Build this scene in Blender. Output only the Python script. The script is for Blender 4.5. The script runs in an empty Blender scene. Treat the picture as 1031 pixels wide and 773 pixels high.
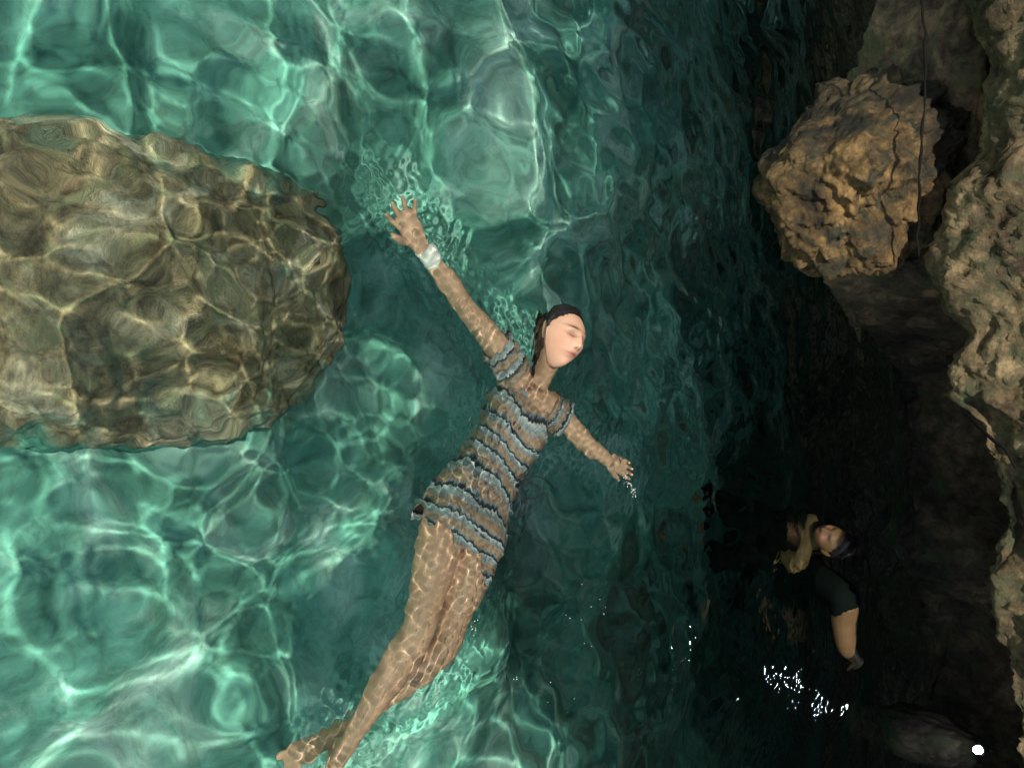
import bpy, bmesh, math, random
import numpy as np
from mathutils import Vector, Matrix

S = bpy.context.scene
C = S.collection
R = math.radians

# ------------------------------------------------------------------ camera
H, DEP, FPX = 1.75, R(45), 794.0            # camera height, depression, focal length in photo pixels
cam = bpy.data.objects.new('camera', bpy.data.cameras.new('camera'))
C.objects.link(cam)
cd, sd = math.cos(DEP), math.sin(DEP)
FW, RT, UP = Vector((0, cd, -sd)), Vector((0, sd, cd)), Vector((-1, 0, 0))
m = Matrix((RT, UP, -FW)).transposed().to_4x4()
m.translation = (0, 0, H)
cam.matrix_world = m
cam.data.sensor_width = 36
cam.data.lens = 36 * FPX / 1031
cam.data.clip_start, cam.data.clip_end = 0.05, 500
S.camera = cam

# ------------------------------------------------------------------ light
SUN_EL, SUN_AZ = R(55), R(6)                # the sun stands behind the photographer
w = bpy.data.worlds.new('World'); S.world = w; w.use_nodes = True
nt = w.node_tree
sky = nt.nodes.new('ShaderNodeTexSky')
sky.sky_type = 'NISHITA'; sky.sun_disc = False
sky.sun_elevation = SUN_EL
sky.sun_rotation = math.pi + SUN_AZ
bg = nt.nodes['Background']; bg.inputs['Strength'].default_value = 0.09
nt.links.new(sky.outputs['Color'], bg.inputs['Color'])
ld = bpy.data.lights.new('sun', 'SUN')
ld.energy = 5.0; ld.angle = R(1.0); ld.color = (1.0, 0.93, 0.80)
sun = bpy.data.objects.new('sun', ld); C.objects.link(sun)
tow = Vector((-math.sin(SUN_AZ) * math.cos(SUN_EL), -math.cos(SUN_AZ) * math.cos(SUN_EL), math.sin(SUN_EL)))
sun.rotation_euler = tow.to_track_quat('Z', 'Y').to_euler()
ld.cycles.is_caustics_light = True
S.view_settings.view_transform = 'Standard'
S.view_settings.look = 'None'
S.view_settings.exposure = 0.0
S.view_settings.gamma = 1.0
S.cycles.use_denoising = True
S.cycles.max_bounces = 10
S.cycles.transmission_bounces = 8
S.cycles.transparent_max_bounces = 8
S.cycles.sample_clamp_indirect = 12
S.cycles.blur_glossy = 0.3

# ------------------------------------------------------------------ helpers
def at(px, py, z=0.0):
    """photo pixel -> point at height z (below the water the ray bends)"""
    d = (FW * FPX + RT * (px - 515.5) + UP * (386.5 - py)).normalized()
    zz = max(z, 0.0)
    p = Vector((0, 0, H)) + d * ((zz - H) / d.z)
    if z < 0:
        s = 1 / 1.333
        hx, hy = d.x * s, d.y * s
        dz = -math.sqrt(1 - hx * hx - hy * hy)
        p = p + Vector((hx, hy, dz)) * (z / dz)
    return p

def atY(px, py, Y):
    """photo pixel -> point above water at distance Y from the camera foot"""
    d = FW * FPX + RT * (px - 515.5) + UP * (386.5 - py)
    return Vector((0, 0, H)) + d * (Y / d.y)

_rng = np.random.RandomState(7)
_perm = np.tile(_rng.permutation(256), 3)
_grad = _rng.normal(size=(256, 3)); _grad /= np.linalg.norm(_grad, axis=1)[:, None]

def perlin(P):
    P = np.asarray(P, float)
    i = np.floor(P).astype(int); f = P - i
    u = f * f * f * (f * (f * 6 - 15) + 10)
    i &= 255
    out = 0
    for dx in (0, 1):
        for dy in (0, 1):
            for dz in (0, 1):
                h = _perm[_perm[_perm[(i[..., 0] + dx) & 255] + ((i[..., 1] + dy) & 255)] + ((i[..., 2] + dz) & 255)]
                g = _grad[h]
                dd = f - np.array([dx, dy, dz])
                wgt = (u[..., 0] if dx else 1 - u[..., 0]) * (u[..., 1] if dy else 1 - u[..., 1]) * (u[..., 2] if dz else 1 - u[..., 2])
                out = out + wgt * (g * dd).sum(-1)
    return out

def fbm(P, octv=5, gain=0.5, ridge=False):
    P = np.asarray(P, float); a, s = 1.0, 0
    for k in range(octv):
        n = perlin(P + 17.3 * k)
        s = s + a * ((0.35 - np.abs(n)) if ridge else n)
        P = P * 2.03; a *= gain
    return s

def worley(P, seed=0):
    """distance to nearest jittered cell point, 2D"""
    P = np.asarray(P, float); i = np.floor(P).astype(int)
    best = np.full(P.shape[:-1], 9.0)
    for dx in (-1, 0, 1):
        for dy in (-1, 0, 1):
            c = i + np.array([dx, dy])
            h = _perm[(_perm[(c[..., 0] + seed) & 255] + c[..., 1]) & 255]
            j = np.stack([_grad[h][..., 0], _grad[h][..., 1]], -1) * 0.45 + 0.5
            best = np.minimum(best, np.linalg.norm(c + j - P, axis=-1))
    return best

def link(name, verts, faces, mat=None, parent=None, smooth=True):
    me = bpy.data.meshes.new(name)
    me.from_pydata([tuple(v) for v in verts], [], faces)
    me.update()
    return link_me(name, me, mat, parent, smooth)

def link_me(name, me, mat=None, parent=None, smooth=True):
    if smooth:
        me.polygons.foreach_set('use_smooth', [True] * len(me.polygons))
    o = bpy.data.objects.new(name, me); C.objects.link(o)
    if mat: me.materials.append(mat)
    if parent: o.parent = parent; o.matrix_parent_inverse = parent.matrix_world.inverted()
    return o

def grid_faces(nu, nv, wrap=False):
    F = []
    for i in range(nu - 1):
        for j in range(nv if wrap else nv - 1):
            k = (j + 1) % nv
            F.append((i * nv + j, (i + 1) * nv + j, (i + 1) * nv + k, i * nv + k))
    return F

def grid_mesh(name, P, mat, parent=None, flip=False, wrap=False):
    nu, nv = P.shape[:2]
    me = bpy.data.meshes.new(name)
    V = P.reshape(-1, 3)
    ii, jj = np.meshgrid(np.arange(nu - 1), np.arange(nv if wrap else nv - 1), indexing='ij')
    kk = (jj + 1) % nv
    q = np.stack([ii * nv + jj, (ii + 1) * nv + jj, (ii + 1) * nv + kk, ii * nv + kk], -1).reshape(-1, 4)
    if flip: q = q[:, ::-1]
    me.vertices.add(len(V)); me.vertices.foreach_set('co', V.astype(np.float32).ravel())
    me.loops.add(q.size); me.loops.foreach_set('vertex_index', q.astype(np.int32).ravel())
    me.polygons.add(len(q)); me.polygons.foreach_set('loop_start', np.arange(0, q.size, 4, dtype=np.int32))
    me.update(calc_edges=True); me.validate()
    return link_me(name, me, mat, parent)

def tag(o, label=None, cat=None, group=None, kind=None):
    if label: o['label'] = label
    if cat: o['category'] = cat
    if group: o['group'] = group
    if kind: o['kind'] = kind
    return o

def receiver(o): o.cycles.is_caustics_receiver = True; return o

# ------------------------------------------------------------------ materials
class N:
    """tiny node helper"""
    def __init__(s, name):
        s.m = bpy.data.materials.new(name); s.m.use_nodes = True
        s.t = s.m.node_tree; s.b = s.t.nodes['Principled BSDF']; s.out = s.t.nodes['Material Output']
    def n(s, typ, **kw):
        x = s.t.nodes.new('ShaderNode' + typ)
        for k, v in kw.items():
            if k in x.inputs: x.inputs[k].default_value = v
            else: setattr(x, k, v)
        return x
    def l(s, a, b): s.t.links.new(a, b)
    def coord(s, scale=(1, 1, 1)):
        g = s.n('NewGeometry'); mp = s.n('Mapping'); mp.inputs['Scale'].default_value = scale
        s.l(g.outputs['Position'], mp.inputs['Vector']); return mp.outputs['Vector']
    def noise(s, vec, scale, detail=6, rough=0.6, dist=0.0):
        x = s.n('TexNoise'); x.inputs['Scale'].default_value = scale; x.inputs['Detail'].default_value = detail
        x.inputs['Roughness'].default_value = rough; x.inputs['Distortion'].default_value = dist
        s.l(vec, x.inputs['Vector']); return x.outputs['Fac']
    def ramp(s, fac, stops, interp='LINEAR'):
        r = s.n('ValToRGB'); r.color_ramp.interpolation = interp
        while len(r.color_ramp.elements) < len(stops): r.color_ramp.elements.new(0.5)
        for e, (p, c) in zip(r.color_ramp.elements, stops):
            e.position = p; e.color = (*c, 1) if len(c) == 3 else c
        s.l(fac, r.inputs['Fac']); return r.outputs['Color']
    def mix(s, fac, a, b, mode='MIX'):
        x = s.n('MixRGB', blend_type=mode)
        if isinstance(fac, (int, float)): x.inputs[0].default_value = fac
        else: s.l(fac, x.inputs[0])
        for i, v in ((1, a), (2, b)):
            if isinstance(v, tuple): x.inputs[i].default_value = (*v, 1)
            else: s.l(v, x.inputs[i])
        return x.outputs[0]
    def bump(s, h, strength=0.5, dist=0.02):
        b = s.n('Bump'); b.inputs['Strength'].default_value = strength; b.inputs['Distance'].default_value = dist
        s.l(h, b.inputs['Height']); s.l(b.outputs['Normal'], s.b.inputs['Normal'])
    def base(s, c):
        if isinstance(c, tuple): s.b.inputs['Base Color'].default_value = (*c, 1)
        else: s.l(c, s.b.inputs['Base Color'])
    def set(s, **kw):
        for k, v in kw.items(): s.b.inputs[k.replace('_', ' ')].default_value = v

def plain(name, col, rough=0.5, **kw):
    x = N(name); x.base(col); x.set(Roughness=rough, **kw); return x.m

def rock_mat(name, dark, mid, light, moss=None, rough=0.75, sc=1.0, bd=0.03):
    x = N(name); v = x.coord()
    c = x.ramp(x.noise(v, 3.2 * sc, 8, 0.65, 0.4), [(0.36, dark), (0.50, mid), (0.63, light)])
    spots = x.ramp(x.noise(v, 22 * sc, 5, 0.7), [(0.38, (0.35, 0.34, 0.33)), (0.60, (1, 1, 1))])
    c = x.mix(0.75, c, spots, 'MULTIPLY')
    if moss:
        mm = x.ramp(x.noise(v, 5.5 * sc, 6, 0.7, 0.8), [(0.50, (0, 0, 0)), (0.62, (1, 1, 1))])
        c = x.mix(mm, c, moss)
    x.base(c); x.set(Roughness=rough)
    x.b.inputs['Specular IOR Level'].default_value = 0.35
    h1 = x.noise(v, 14 * sc, 10, 0.72, 0.3)
    x.bump(h1, 0.9, bd)
    return x.m

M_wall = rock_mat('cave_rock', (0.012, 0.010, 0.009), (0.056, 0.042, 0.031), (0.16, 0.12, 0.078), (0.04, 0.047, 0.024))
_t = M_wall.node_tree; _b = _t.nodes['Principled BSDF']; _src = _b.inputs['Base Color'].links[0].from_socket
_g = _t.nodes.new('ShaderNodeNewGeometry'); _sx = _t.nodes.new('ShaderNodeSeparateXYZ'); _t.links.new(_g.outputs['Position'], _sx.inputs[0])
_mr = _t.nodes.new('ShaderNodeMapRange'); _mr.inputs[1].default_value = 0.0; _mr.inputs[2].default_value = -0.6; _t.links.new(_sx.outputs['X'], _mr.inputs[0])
_mx = _t.nodes.new('ShaderNodeMixRGB'); _mx.blend_type = 'MULTIPLY'; _mx.inputs[2].default_value = (2.6, 2.4, 2.1, 1)   # dim light on this stretch painted in as a paler tone
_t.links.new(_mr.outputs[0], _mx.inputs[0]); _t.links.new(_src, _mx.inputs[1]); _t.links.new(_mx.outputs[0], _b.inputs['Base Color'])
M_over = rock_mat('sunlit_rock', (0.032, 0.025, 0.016), (0.20, 0.145, 0.076), (0.42, 0.315, 0.17), (0.085, 0.088, 0.045), sc=1.4)  # the wall's rock again, with the sunlit tone put into its colour
M_knob = rock_mat('ochre_rock', (0.022, 0.016, 0.009), (0.15, 0.095, 0.038), (0.36, 0.225, 0.088), (0.035, 0.036, 0.022), sc=1.3)
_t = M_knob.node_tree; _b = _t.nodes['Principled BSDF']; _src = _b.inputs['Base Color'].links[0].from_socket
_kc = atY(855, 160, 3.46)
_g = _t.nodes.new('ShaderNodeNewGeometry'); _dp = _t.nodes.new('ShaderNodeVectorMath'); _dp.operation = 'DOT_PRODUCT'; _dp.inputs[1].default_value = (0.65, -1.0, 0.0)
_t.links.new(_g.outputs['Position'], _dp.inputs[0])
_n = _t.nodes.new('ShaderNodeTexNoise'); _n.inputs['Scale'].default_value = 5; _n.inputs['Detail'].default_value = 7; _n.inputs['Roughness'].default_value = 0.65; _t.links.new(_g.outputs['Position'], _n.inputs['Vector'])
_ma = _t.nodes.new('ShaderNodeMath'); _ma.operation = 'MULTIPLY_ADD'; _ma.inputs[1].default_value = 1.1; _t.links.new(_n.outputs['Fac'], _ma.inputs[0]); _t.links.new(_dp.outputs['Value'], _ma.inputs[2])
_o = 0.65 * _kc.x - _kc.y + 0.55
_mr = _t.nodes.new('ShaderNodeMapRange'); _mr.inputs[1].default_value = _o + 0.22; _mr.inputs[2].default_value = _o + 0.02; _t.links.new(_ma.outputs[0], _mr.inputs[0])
_mx = _t.nodes.new('ShaderNodeMixRGB'); _mx.blend_type = 'MULTIPLY'; _mx.inputs[2].default_value = (0.40, 0.46, 0.58, 1)   # shade on the knob's far side painted in as darker grey
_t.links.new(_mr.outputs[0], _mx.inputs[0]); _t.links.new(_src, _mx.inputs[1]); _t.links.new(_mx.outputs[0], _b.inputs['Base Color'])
M_boulder = rock_mat('sunken_rock', (0.17, 0.12, 0.06), (0.46, 0.35, 0.20), (0.76, 0.64, 0.45), (0.30, 0.28, 0.15), sc=1.5, bd=0.02)
_t = M_boulder.node_tree; _b = _t.nodes['Principled BSDF']; _src = _b.inputs['Base Color'].links[0].from_socket
_g = _t.nodes.new('ShaderNodeNewGeometry'); _sx = _t.nodes.new('ShaderNodeSeparateXYZ'); _t.links.new(_g.outputs['Position'], _sx.inputs[0])
_n = _t.nodes.new('ShaderNodeTexNoise'); _n.inputs['Scale'].default_value = 7; _n.inputs['Detail'].default_value = 6; _t.links.new(_g.outputs['Position'], _n.inputs['Vector'])
_ma = _t.nodes.new('ShaderNodeMath'); _ma.operation = 'MULTIPLY_ADD'; _ma.inputs[1].default_value = 0.9; _t.links.new(_n.outputs['Fac'], _ma.inputs[0]); _t.links.new(_sx.outputs['Z'], _ma.inputs[2])
_mr = _t.nodes.new('ShaderNodeMapRange'); _mr.inputs[1].default_value = -0.60; _mr.inputs[2].default_value = -0.80; _t.links.new(_ma.outputs[0], _mr.inputs[0])
_mx = _t.nodes.new('ShaderNodeMixRGB'); _mx.inputs[2].default_value = (0.10, 0.31, 0.23, 1)   # algae at the foot
_t.links.new(_mr.outputs[0], _mx.inputs[0]); _t.links.new(_src, _mx.inputs[1]); _t.links.new(_mx.outputs[0], _b.inputs['Base Color'])

def floor_mat():
    x = N('pool_bed'); v = x.coord()
    c = x.ramp(x.noise(v, 2.6, 7, 0.6, 0.5), [(0.28, (0.045, 0.19, 0.142)), (0.5, (0.16, 0.42, 0.33)), (0.67, (0.48, 0.70, 0.61))])
    s = x.ramp(x.noise(v, 12, 6, 0.7, 0.6), [(0.36, (0.4, 0.42, 0.38)), (0.58, (1, 1, 1))])
    c = x.mix(0.7, c, s, 'MULTIPLY')
    # darkness of deep water and shade painted into the bed colour
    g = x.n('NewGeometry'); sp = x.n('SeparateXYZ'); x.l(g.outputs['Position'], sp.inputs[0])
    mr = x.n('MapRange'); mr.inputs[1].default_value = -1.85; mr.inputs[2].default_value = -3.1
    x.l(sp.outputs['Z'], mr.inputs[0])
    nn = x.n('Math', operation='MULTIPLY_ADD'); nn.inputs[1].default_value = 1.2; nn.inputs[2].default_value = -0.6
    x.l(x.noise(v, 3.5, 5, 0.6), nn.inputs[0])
    mx_ = x.n('MapRange'); mx_.inputs[1].default_value = 0.15; mx_.inputs[2].default_value = 1.1; mx_.inputs[4].default_value = 0.75  # more shade painted on the far bed around the swimmer
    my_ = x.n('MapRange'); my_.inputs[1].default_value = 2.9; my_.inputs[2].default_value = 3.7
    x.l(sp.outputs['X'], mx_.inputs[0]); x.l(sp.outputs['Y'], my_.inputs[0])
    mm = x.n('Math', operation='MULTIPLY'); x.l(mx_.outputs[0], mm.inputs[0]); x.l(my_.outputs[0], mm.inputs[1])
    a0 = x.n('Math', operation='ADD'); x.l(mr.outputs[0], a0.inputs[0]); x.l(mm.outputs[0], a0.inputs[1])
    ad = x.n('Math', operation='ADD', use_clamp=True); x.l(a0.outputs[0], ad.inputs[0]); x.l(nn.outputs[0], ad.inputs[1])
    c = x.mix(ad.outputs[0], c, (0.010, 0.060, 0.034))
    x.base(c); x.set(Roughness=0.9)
    return x.m
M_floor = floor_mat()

def water_mat():
    x = N('water'); x.t.nodes.remove(x.b)
    r = x.n('BsdfRefraction'); r.inputs['IOR'].default_value = 1.333; r.inputs['Roughness'].default_value = 0.0
    r.inputs['Color'].default_value = (0.90, 0.975, 0.955, 1)
    g = x.n('BsdfGlossy'); g.inputs['Roughness'].default_value = 0.0; g.inputs['Color'].default_value = (1, 1, 1, 1)
    f = x.n('Fresnel'); f.inputs['IOR'].default_value = 1.333
    mx = x.n('MixShader')
    x.l(f.outputs[0], mx.inputs[0]); x.l(r.outputs[0], mx.inputs[1]); x.l(g.outputs[0], mx.inputs[2])
    x.l(mx.outputs[0], x.out.inputs['Surface'])
    return x.m
M_water = water_mat()

def sstep(a, b, x):
    t = np.clip((x - a) / (b - a), 0, 1); return t * t * (3 - 2 * t)

# ------------------------------------------------------------------ water surface
def steps(*segs):
    out = []
    for lo, hi, d in segs: out.append(np.arange(lo, hi - d * 0.5, d))
    return np.concatenate(out)

def build_water():
    xs = steps((-3.4, -0.75, 0.012), (-0.75, 1.05, 0.0045), (1.05, 2.15, 0.0065), (2.15, 3.8, 0.012))
    ys = steps((-1.6, 0.7, 0.012), (0.7, 2.75, 0.0045), (2.75, 4.4, 0.0065), (4.4, 8.0, 0.012))
    X, Y = np.meshgrid(xs, ys, indexing='ij')
    rng = np.random.RandomState(11)
    O = X * 0
    wx = X + 0.07 * perlin(np.stack([X * 1.7, Y * 1.7, O + 3.1], -1))
    wy = Y + 0.07 * perlin(np.stack([X * 1.7, Y * 1.7, O + 9.7], -1))
    Z = np.zeros_like(X)
    for k in range(34):
        lam = 0.24 * (1.2 / 0.24) ** rng.rand()
        kk = 2 * math.pi / lam; th = rng.rand() * 2 * math.pi
        slope = 0.036 * (lam / 0.3) ** 0.3
        Z += slope / kk * np.sin(kk * (math.cos(th) * wx + math.sin(th) * wy) + rng.rand() * 6.28)
    am = 0.7 + 1.0 * np.clip(perlin(np.stack([X * 0.9, Y * 0.9, O], -1)) + 0.25, 0, 1)
    Z *= am * 0.8
    # short ripples, stronger towards the wall and round the floating woman
    Zr = np.zeros_like(X)
    for k in range(26):
        lam = 0.035 * (0.13 / 0.035) ** rng.rand()
        kk = 2 * math.pi / lam; th = rng.rand() * 2 * math.pi
        slope = 0.020
        Zr += slope / kk * np.sin(kk * (math.cos(th) * wx + math.sin(th) * wy) + rng.rand() * 6.28)
    far = sstep(1.9, 3.0, Y)
    # chop between the swimmer and the wall
    Zm = O * 0
    for k in range(20):
        lam = 0.09 * (0.28 / 0.09) ** rng.rand()
        kk = 2 * math.pi / lam; th = rng.rand() * 2 * math.pi
        Zm += 0.026 / kk * np.sin(kk * (math.cos(th) * wx + math.sin(th) * wy) + rng.rand() * 6.28)
    bo = at(215, 290)
    rock_r = np.exp(-((X - bo.x) / 0.55) ** 2 - ((Y - bo.y) / 0.50) ** 2)
    calm = sstep(0.35, 0.8, X) * sstep(2.45, 2.8, Y)
    Z += Zm * (0.24 + 0.60 * rock_r + 1.2 * sstep(1.7, 2.7, Y) * (1 - 0.9 * calm) * (1 - 0.4 * sstep(3.2, 3.8, Y)))
    Z += Zr * (0.10 + 0.50 * rock_r + (1.0 - 0.5 * calm) * far)
    Zc = O * 0
    for k in range(24):
        lam = 0.030 * (0.075 / 0.030) ** rng.rand()
        kk = 2 * math.pi / lam; th = rng.rand() * 2 * math.pi
        Zc += 0.034 / kk * np.sin(kk * (math.cos(th) * wx + math.sin(th) * wy) + rng.rand() * 6.28)
    Z += Zc * np.exp(-((X - 1.6) / 0.55) ** 2 - ((Y - 3.75) / 0.6) ** 2)
    # rounded swells whose light falls on the bed at the named photo places
    inc = math.pi / 2 - SUN_EL; rf = math.tan(math.asin(math.sin(inc) / 1.333))
    def swell(pts, amp, sig, dep=1.32):
        q = []
        for px, py in pts:
            f = at(px, py, -dep); q.append((f.x - math.sin(SUN_AZ) * rf * dep, f.y - math.cos(SUN_AZ) * rf * dep))
        ds = O + 9.0
        if len(q) == 1: ds = np.hypot(X - q[0][0], Y - q[0][1])
        for (ax, ay), (bx_, by_) in zip(q[:-1], q[1:]):
            dx, dy = bx_ - ax, by_ - ay
            t = np.clip(((X - ax) * dx + (Y - ay) * dy) / (dx * dx + dy * dy), 0, 1)
            ds = np.minimum(ds, np.hypot(X - ax - t * dx, Y - ay - t * dy))
        return amp * np.exp(-(ds / sig) ** 2)
    near = 1 - sstep(1.0, 1.7, Y); Z *= 1 - 0.22 * near
    W = O * 0
    for pts, amp, sig, dep in (
        ([(0, 92), (60, 120), (150, 130), (230, 105), (330, 62)], .0095, .075, 1.32), ([(10, 50), (50, 75), (90, 70)], .007, .06, 1.32),
        ([(130, 60)], .015, .10, 1.32), ([(192, 68)], .014, .085, 1.32), ([(258, 42)], .014, .085, 1.32),
        ([(385, 66)], .011, .08, 1.32), ([(480, 50)], .013, .085, 1.32), ([(486, 120)], .013, .08, 1.32), ([(350, 20), (352, 90)], .006, .05, 1.32),
        ([(160, 150), (145, 250)], .009, .055, .95), ([(145, 250), (90, 330), (75, 430)], .0065, .045, .95), ([(130, 270), (145, 370)], .006, .04, .95), ([(235, 175), (232, 215)], .007, .045, .95),
        ([(178, 420), (155, 535)], .011, .075, 1.32), ([(298, 492)], .015, .09, 1.32), ([(188, 642)], .016, .075, 1.32), ([(205, 750)], .013, .08, 1.32),
        ([(20, 560), (25, 650)], .010, .07, 1.32), ([(280, 610), (285, 720)], .008, .055, 1.32), ([(305, 600), (310, 740)], .008, .055, 1.32), ([(210, 520), (260, 590), (300, 610)], .006, .05, 1.32)):
        W += swell(pts, amp * (1.0 if len(pts) == 1 else 0.55), sig * (1.0 if len(pts) == 1 else 1.15), dep)
    Z += W
    # small steep ripples shed by her limbs
    segs = [((387, 190), (428, 250), .05), ((428, 250), (470, 312), .06), ((470, 312), (514, 362), .07), ((560, 412), (592, 450), .06), ((592, 450), (632, 474), .06),
            ((541, 390), (467, 530), .17), ((447, 525), (417, 634), .08), ((417, 634), (347, 748), .07), ((484, 548), (449, 652), .08), ((449, 652), (350, 745), .06)]
    mk = O * 0
    for p, q, r in segs:
        a, b = at(*p), at(*q); dx, dy = b.x - a.x, b.y - a.y
        t = np.clip(((X - a.x) * dx + (Y - a.y) * dy) / (dx * dx + dy * dy), 0, 1)
        ds = np.hypot(X - a.x - t * dx, Y - a.y - t * dy)
        mk = np.maximum(mk, 1 - sstep(r * 0.8, r * 0.8 + 0.16, ds))
    wleg = 1 - 0.55 * np.exp(-((X - at(430, 575).x) / 0.17) ** 2); mk *= wleg
    mk *= 0.45 + 1.1 * np.clip(perlin(np.stack([X * 6, Y * 6, O + 2], -1)) + 0.2, 0, 1)
    Zb = O * 0
    for k in range(22):
        lam = 0.021 * (0.058 / 0.021) ** rng.rand()
        kk = 2 * math.pi / lam; th = rng.normal() * 0.6 + (0.9 if k % 3 else -0.7)
        Zb += 0.064 / kk * np.sin(kk * (math.cos(th) * wx + math.sin(th) * wy) + rng.rand() * 6.28)
    Z += Zb * mk
    return grid_mesh('water', np.stack([X, Y, Z], -1), M_water)
water = tag(build_water(), kind='structure')
water.cycles.is_caustics_caster = True

# ------------------------------------------------------------------ pool floor
def sstep(a, b, x):
    t = np.clip((x - a) / (b - a), 0, 1); return t * t * (3 - 2 * t)

def floor_z(X, Y):
    O = np.zeros_like(X)
    edge = 3.55 + 0.35 * perlin(np.stack([X * 0.9, O, O + 5], -1)) + 0.25 * perlin(np.stack([X * 2.3, O, O + 8], -1))
    Z = -1.35 - 0.55 * np.clip(Y - edge + 0.35, 0, 9)
    pc = at(585, 600, -1.5); Z = Z - 0.85 * np.exp(-((X - pc.x) / 0.62) ** 2 - ((Y - pc.y) / 0.48) ** 2)  # pit added so the painted depth darkness stands in for her shadow
    Z = Z + 0.30 * fbm(np.stack([X * 1.1, Y * 1.1, O], -1), 5)
    return Z + 0.10 * np.clip(0.55 - worley(np.stack([X, Y], -1) * 3.0), 0, 1)

def build_floor():
    xs = np.arange(-7, 7, 0.035); ys = np.arange(-5, 8, 0.035)
    X, Y = np.meshgrid(xs, ys, indexing='ij')
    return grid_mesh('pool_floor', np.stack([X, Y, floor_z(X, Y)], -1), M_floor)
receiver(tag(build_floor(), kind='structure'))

# ------------------------------------------------------------------ cave wall
def build_wall():
    # profile of (Y, z): up from the deep, back of the recess, its ceiling, lip, face above
    prof = np.array([(7.6, -6), (7.2, -3), (6.6, -1.2), (5.4, -.35), (5.05, .1), (5.05, .5), (5.0, 1.1), (4.6, 1.5), (4.2, 1.35), (3.72, 1.10),
                     (3.45, .95), (3.35, .97), (3.29, 1.12), (3.27, 1.4), (3.32, 1.9), (3.45, 2.6), (3.55, 3.6), (3.4, 4.6), (3.0, 5.4)])
    d = np.concatenate([[0], np.cumsum(np.linalg.norm(np.diff(prof, axis=0), axis=1))])
    dens = np.concatenate([np.arange(0, 5, 0.06), np.arange(5, 12.5, 0.015), np.arange(12.5, d[-1], 0.05)])
    pr = np.stack([np.interp(dens, d, prof[:, 0]), np.interp(dens, d, prof[:, 1])], -1)
    for _ in range(14):
        pr[1:-1] = 0.5 * pr[1:-1] + 0.25 * (pr[:-2] + pr[2:])
    xs = np.concatenate([np.arange(-5.5, -2.4, 0.05), np.arange(-2.4, 3.0, 0.014), np.arange(3.0, 5.5, 0.05)])
    n = len(dens)
    P = np.zeros((len(xs), n, 3))
    P[..., 0] = xs[:, None]; P[..., 1] = pr[None, :, 0]; P[..., 2] = pr[None, :, 1]
    low = sstep(-2.0, 0.5, pr[:, 1])[None]
    # the recess is shallower towards -X, the lip wanders
    P[..., 1] += (0.5 * sstep(0.9, 1.7, xs)[:, None]) * sstep(3.6, 4.9, pr[:, 0])[None]
    P[..., 1] -= (1.25 * sstep(0.05, -0.55, xs + 0.12 * perlin(np.stack([xs * 3, xs * 0, xs * 0 + 6], -1)))[:, None]) * (1 - sstep(-0.85, -1.4, xs))[:, None] * (sstep(3.5, 4.9, pr[:, 0]) * sstep(-0.35, 0.1, pr[:, 1]))[None]
    li = int(np.argmin(np.hypot(pr[:, 0] - 3.38, pr[:, 1] - 0.98))); lip = np.exp(-((dens - dens[li]) / 1.5) ** 2)[None]
    wob = 0.16 * perlin(np.stack([xs * 1.6, xs * 0, xs * 0 + 2], -1)) + 0.10 * perlin(np.stack([xs * 4.1, xs * 0, xs * 0 + 4], -1))
    bx = [(-200, 1000), (0, 1004), (60, 1010), (150, 1012), (190, 950), (210, 940), (260, 958), (300, 975), (335, 985), (365, 965), (400, 960), (430, 980),
          (470, 992), (530, 1000), (600, 1008), (700, 1010), (773, 1012), (900, 1010)]
    lp = [atY(b, a, 3.36) for a, b in bx]
    tz = np.interp(xs, [p.x for p in lp], [p.z for p in lp])
    P[..., 2] += (tz - 1.02 + wob * 0.35)[:, None] * lip
    tng = np.gradient(pr, axis=0); nrm = np.stack([tng[:, 1], -tng[:, 0]], -1); nrm /= np.linalg.norm(nrm, axis=1)[:, None] + 1e-9
    Q = P.copy()
    Qw = Q + 0.10 * np.stack([perlin(Q * 3), perlin(Q * 3 + 5), perlin(Q * 3 + 9)], -1)
    h = 0.22 * fbm(Q * 1.5, 3) + 0.10 * fbm(Qw * 2.6 + 3, 6, 0.62, ridge=True) + 0.045 * fbm(Qw * 12, 5, 0.65)
    P[..., 1] += h * nrm[None, :, 0]
    P[..., 2] += h * nrm[None, :, 1] * 0.8
    P[..., 0] += 0.04 * fbm(Q * 6 + 11, 3)
    k = int(np.searchsorted(dens, dens[li] - 0.55))
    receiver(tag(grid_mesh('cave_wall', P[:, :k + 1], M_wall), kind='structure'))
    tag(grid_mesh('rock_overhang', P[:, k:], M_over), 'sunlit tan rock overhang jutting out above the dark cave recess', 'rock')
build_wall()

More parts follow.
